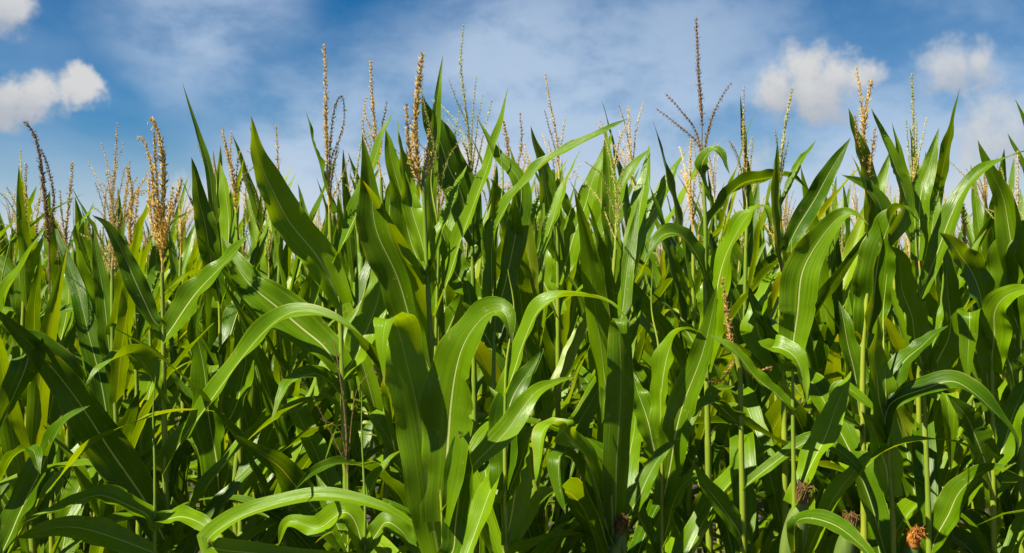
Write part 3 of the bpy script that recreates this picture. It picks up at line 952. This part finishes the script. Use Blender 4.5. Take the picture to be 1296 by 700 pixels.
      leaves=[([(1292, 400), (1286, 340), (1272, 262), (1255, 220), (1239, 177)], 'ccl', 40, -.05), ([(1291, 340), (1300, 240), (1276, 168)], 'ccr', 30, .05),
              ([(1293, 430), (1270, 330), (1290, 290), (1310, 280)], 'cl', 50), ([(1293, 520), (1270, 440), (1240, 400)], 'ccr', 56)],
      tassel=dict(c='tan', th=.7, st=.1, spike=[(1290, 335), (1288, 250), (1288, 190)])),
 dict(d=2.75, stalk=[(272, 300), (278, 400), (282, 705)], label='maize plant beside the huge leaning blade with a whip thin leaf tip',
      leaves=[([(277, 380), (268, 240), (252, 172), (231, 106)], 'ccr', 14, .02, dict(pk=.3)), ([(278, 380), (256, 270), (242, 200)], 'ccr', 32, -.04), ([(278, 390), (290, 290), (278, 206)], 'ccl', 34, .08),
              ([(280, 450), (300, 400), (330, 300)], 'clu', 40, .1), ([(280, 640), (262, 500), (250, 420), (258, 380)], 'ccl', 54, -.1), ([(280, 560), (310, 470), (300, 400)], 'ccl', 50, .05)]),
 dict(d=2.9, stalk=[(299, 270), (302, 360), (305, 705)], label='maize plant between golden tassel and huge blade with a slim brownish tassel',
      leaves=[([(303, 400), (330, 320), (344, 270)], 'clu', 34, .1), ([(303, 380), (290, 300), (292, 240)], 'ccr', 30)],
      tassel=dict(c='gold', th=1.1, dens=1.1, st=.1, spike=[(299, 275), (296, 230), (288, 195), (281, 163)], br=[[(298, 250), (292, 205), (293, 165)], [(299, 250), (308, 225), (322, 210)], [(298, 250), (300, 215), (304, 190)]])),
 dict(d=2.3, stalk=[(440, 598), (441, 705)], rb=.007, rt=.002, fill=[.5], label='spindly maize plant with thin reddish bare tassel twigs amid the lower leaves',
      leaves=[([(441, 690), (480, 600), (520, 560)], 'clu', 30, .1), ([(441, 700), (420, 650), (400, 600)], 'ccr', 26, .1)],
      tassel=dict(c='dark', th=.35, dens=.3, st=.3, spike=[(440, 600), (436, 520), (423, 430)], br=[[(439, 590), (415, 540), (395, 500)], [(440, 590), (450, 500), (472, 466)], [(440, 590), (430, 545), (405, 530)]])),
]

# ------------------------------------------------------------------ plants of the front rows, one by one


def hero(spec, seed):
    rnd = random.Random(seed)
    d = spec['d']
    top_down = [P(x, y, d) for x, y in spec['stalk']]
    low = top_down[-1]
    base = Vector((low.x, d, 0))
    root = bpy.data.objects.new('maize_plant', None)
    root.empty_display_size = .1
    COL.objects.link(root)
    root.location = base
    tag(root, spec['label'], 'maize plants along the front edge of the field')
    pts = [Vector((0, 0, 0)), Vector((0, 0, max(.3, low.z * .55)))] + [p - base for p in reversed(top_down)]
    r_top = spec.get('rt', .0036)
    if 'tassel' not in spec:                            # the rolled young leaf that ends the stalk
        pts.append(pts[-1] + Vector((rnd.uniform(-.02, .02), .02, .13)))
        pts.append(pts[-1] + Vector((rnd.uniform(-.02, .02), .01, .09)))
        r_top = .0008
    v, f = stalk_arrays(pts, spec.get('rb', .0125) * .8, r_top * .9, rnd)
    link('stalk', mesh_from('stalk', v, f, None, [M_STALK]), root)
    zs = np.array([p.z for p in pts])
    xs_ = np.array([p.x for p in pts])
    for lf in spec.get('leaves', []):
        px, hints, w = lf[:3]
        tipdd = lf[3] if len(lf) > 3 else rnd.uniform(-.05, .05)
        kw = lf[4] if len(lf) > 4 else {}
        m = len(px)
        ctrl = []
        for i, p in enumerate(px):
            dd = p[2] if len(p) > 2 else tipdd * (i / (m - 1)) ** 1.3
            ctrl.append(P(p[0], p[1], d + dd) - base)
        nseg = 56
        q, tt, L = spline(ctrl, nseg)
        hs = [hint(h) for h in hints.split(',')]
        if len(hs) == 1:
            hs = hs * 2
        hv = np.array([tuple(h) for h in hs])
        par = tt / max(tt[-1], 1e-6) * (len(hs) - 1)
        nr = np.stack([np.interp(par, np.arange(len(hs)), hv[:, k]) for k in range(3)], 1)
        verts, faces, uv = leaf_arrays(q, nr, w * .88 * d / F, rnd, 9, kw.get('g', rnd.uniform(.22, .42)), kw.get('ruf', rnd.uniform(.04, .10)),
                                       kw.get('bw', .55), kw.get('pk', rnd.uniform(.34, .45)))
        link('leaf', mesh_from('leaf', verts, faces, uv, [M_FRONT]), root)
    # leaves low on the stalk, mostly below the picture
    az0 = rnd.uniform(0, 6.28)
    fill = spec.get('fill', [.42, .56, .70, .84, .96])
    for i, z in enumerate(fill):
        key = 'low' if z < .7 else 'mid'
        o = link('leaf', rnd.choice(LIBM[key]), root)
        o.location = (float(np.interp(z, zs, xs_)), 0, z)
        o.rotation_euler = (0, 0, az0 + math.pi * i + rnd.uniform(-.5, .5) if z < .6 else rnd.uniform(.3, math.pi - .3))
        s = rnd.uniform(.8, 1.05)
        o.scale = (s, s * rnd.uniform(.85, 1.05), s)
    t = spec.get('tassel')
    if t:
        col = t['c']
        th = t.get('th', 1.0)
        sp = [P(x, y, d) - base for x, y in t['spike']]
        to = link('tassel', tassel_mesh('tassel', spike_arrays(sp, rnd, th, t.get('dens', 1.0), .0017, t.get('st', .2)), M_TASSEL[col]), root)
        for br in t.get('br', []):
            dd = rnd.uniform(-.05, .05)
            bp = [P(p[0], p[1], d + dd * i / max(1, len(br) - 1)) - base for i, p in enumerate(br)]
            link('tassel_branch', tassel_mesh('tassel_branch', spike_arrays(bp, rnd, th * .65, t.get('dens', 1.0) * .8, .0010, .08), M_TASSEL[col]), to)
    for (x, y, sz, silk) in spec.get('ears', []):
        tip = P(x, y, d) - base
        lx = .25 if tip.x > 0 else -.25
        dr = Vector((lx * .6, -.15, 1)).normalized()
        ear_parts(root, tip - dr * .19 * sz, dr, sz, rnd, silk)
    return root


for i, s in enumerate(HERO):
    hero(s, 100 + i)

# ------------------------------------------------------------------ the rows behind: individual plants
rg = random.Random(77)


def plant_recipe(rnd, hgt):
    """leaf slots (kind, index, height, azimuth, scale) for a plant of canopy height hgt"""
    az0 = rnd.uniform(0, math.pi)
    zt = hgt - .40
    slots = []
    z = zt
    side = rnd.choice((0, math.pi))
    step = 0
    while z > .30 and step < 15:
        key = 'top' if step < 3 else 'up' if step < 7 else 'mid' if z > .75 else 'low'
        slots.append((key, rnd.randrange(len(LIB[key])), z, az0 + side + rnd.uniform(-.45, .45), rnd.uniform(.85, 1.12)))
        side += math.pi
        z -= rnd.uniform(.075, .12)
        step += 1
    return slots


ZONES = [(130, 'the dark curved tassel'), (300, 'the thick golden tassel'), (470, 'the looped gold tassel'),
         (620, 'the broad dark folded leaf'), (790, 'the long leaf reaching right'), (960, 'the tall dark forked tassel'),
         (1120, 'the broad arching striped leaf'), (9999, 'the sword like dark blades')]
ORD = ['first', 'second', 'third', 'fourth', 'fifth', 'sixth', 'seventh', 'eighth', 'ninth', 'tenth', 'eleventh', 'twelfth']
TNAME = {'gold': 'gold tasselled', 'tan': 'straw tasselled', 'green': 'green tasselled', 'rust': 'rusty tasselled', 'dark': 'dark tasselled', None: 'tassel free'}
counts = {}


def zone_label(x, d, r, tassel):
    px = 648 + x / d * F
    zi = next(i for i, (lim, w) in enumerate(ZONES) if px < lim)
    where = ZONES[zi][1]
    if r < 4:
        k = counts[(zi, r)] = counts.get((zi, r), 0) + 1
        row = ['nearest', 'next', 'third', 'fourth'][r]
        return ('%s plant, %s from left in %s row behind %s' % (TNAME[tassel], ORD[k - 1], row, where),
                'maize plants in the %s row back' % row)
    row = 'farther back' if d < 6.0 else 'deep in the field'
    return 'green maize plant %s behind %s' % (row, where), 'maize plants %s behind %s' % (row, where)


individual = []
rows = [2.8, 3.2, 3.65, 4.15, 4.75, 5.45, 6.25, 7.15, 8.1]
for r, y in enumerate(rows):
    half = y * .466 + .18
    sp = .205 if r < 6 else .215
    x = -half + rg.uniform(0, .1)
    while x < half:
        individual.append((x + rg.uniform(-.04, .04), y + rg.uniform(-.16, .16), r))
        x += sp * rg.uniform(.8, 1.2)


def background_plant(x, y, r, rnd):
    hgt = rnd.uniform(1.80, 2.08) - .13 * max(0, min(1, (260 - (648 + x / y * F)) / 120)) * (y < 5)
    root = bpy.data.objects.new('maize_plant', None)
    root.empty_display_size = .1
    COL.objects.link(root)
    root.location = (x, y, 0)
    root.rotation_euler = (rnd.uniform(-.03, .03), rnd.uniform(-.03, .03), rnd.uniform(0, 6.28))
    ti = rnd.randrange(len(TASS)) if rnd.random() < .92 else None
    tag(root, *zone_label(x, y, r, None if ti is None else TCOL[ti]))
    top = hgt - .235
    st = link('stalk', rnd.choice(STALKS), root)
    st.scale = (1, 1, top / 1.86)
    for key, idx, z, az, sc in plant_recipe(rnd, hgt):
        if z < (.3 if y < 4.5 else .55 if y < 6 else .8):
            continue
        o = link('leaf', LIBM[key][idx], root)
        o.location = (0, 0, z)
        o.rotation_euler = (rnd.uniform(-.08, .08), rnd.uniform(-.1, .1), az)
        o.scale = (sc, sc * rnd.uniform(.9, 1.1), sc)
    if ti is not None:
        ts = TASS[ti]
        t0 = link('tassel', ts[0], root)
        t0.location = (0, 0, top - .005)
        t0.rotation_euler = (rnd.uniform(-.1, .1), rnd.uniform(-.1, .1), rnd.uniform(0, 6.28))
        s = rnd.uniform(.75, 1.1)
        t0.scale = (s, s, s)
        for b in ts[1:]:
            link('tassel_branch', b, t0)


for x, y, r in individual:
    background_plant(x, y, r, rg)

# ------------------------------------------------------------------ the rest of the field, one mass
LOW = library(12, 4, 11)
rf = random.Random(99)
lv, lfc, luv, loff = [], [], [], 0
ov, of_, omat, ooff = [], [], [], 0
simple_t = [join(generic_tassel(rf, c, False)[:4]) for c in ('gold', 'tan', 'green')]


def rotz(v, a):
    c, s = math.cos(a), math.sin(a)
    return np.stack([v[:, 0] * c - v[:, 1] * s, v[:, 0] * s + v[:, 1] * c, v[:, 2]], 1)


spots = []
y = 2.2
while y < 24:
    half = y * .466 + .18
    lim = y * .50 + 2.6
    x = -lim
    while x < lim:
        if y > 8.5 or abs(x) > half + .1:
            spots.append((x + rf.uniform(-.06, .06), y + rf.uniform(-.15, .15)))
        x += .23 * rf.uniform(.8, 1.2)
    y += .72 if y > 8 else .66
for x, y in spots:
    hgt = rf.uniform(1.80, 2.04)
    for key, idx, z, az, sc in plant_recipe(rf, hgt):
        if z < (.95 if y > 9 else .4):
            continue
        v, f, uv = LOW[key][idx]
        v = rotz(v * sc, az) + np.array([x, y, z])
        lv.append(v)
        lfc.append(f + loff)
        luv.append(uv)
        loff += len(v)
    q = np.array([(x, y, .0), (x, y, .9), (x, y, hgt - .24)])
    v, f = tube_arrays(q, np.array([.012, .010, .004]), 4)
    f = quads(f)
    ov.append(v)
    of_.append(f + ooff)
    omat += [0] * len(f)
    ooff += len(v)
    if rf.random() < .8 and y < 18:
        k = rf.randrange(3)
        v, f = simple_t[k]
        v = rotz(v * rf.uniform(.75, 1.1), rf.uniform(0, 6.28)) + np.array([x, y, hgt - .25])
        ov.append(v)
        of_.append(f + ooff)
        omat += [1 + k] * len(f)
        ooff += len(v)
LV, LF, LUV = np.vstack(lv), np.vstack(lfc), np.vstack(luv)
LF = np.vstack([LF[:, [0, 1, 2]], LF[:, [0, 2, 3]]])
OV, OF = np.vstack(ov), np.vstack(of_)
allv = np.vstack([LV, OV])
allf = np.vstack([LF, OF + len(LV)])
alluv = np.vstack([LUV, np.zeros((len(OV), 2))])
mi = np.concatenate([np.zeros(len(LF), int), 1 + np.array(omat)])
fm = mesh_from('maize_field', allv, allf, alluv, [M_LEAF, M_STALK, M_TASSEL['gold'], M_TASSEL['tan'], M_TASSEL['green']], mi)
fo = link('maize_field', fm)
fo['kind'] = 'stuff'
fo['label'] = 'distant mass of green maize filling the rest of the field'
fo['category'] = 'maize field'
print('plants', len(individual) + len(HERO), 'field spots', len(spots), 'field tris', len(allf), 'objects', len(bpy.data.objects))
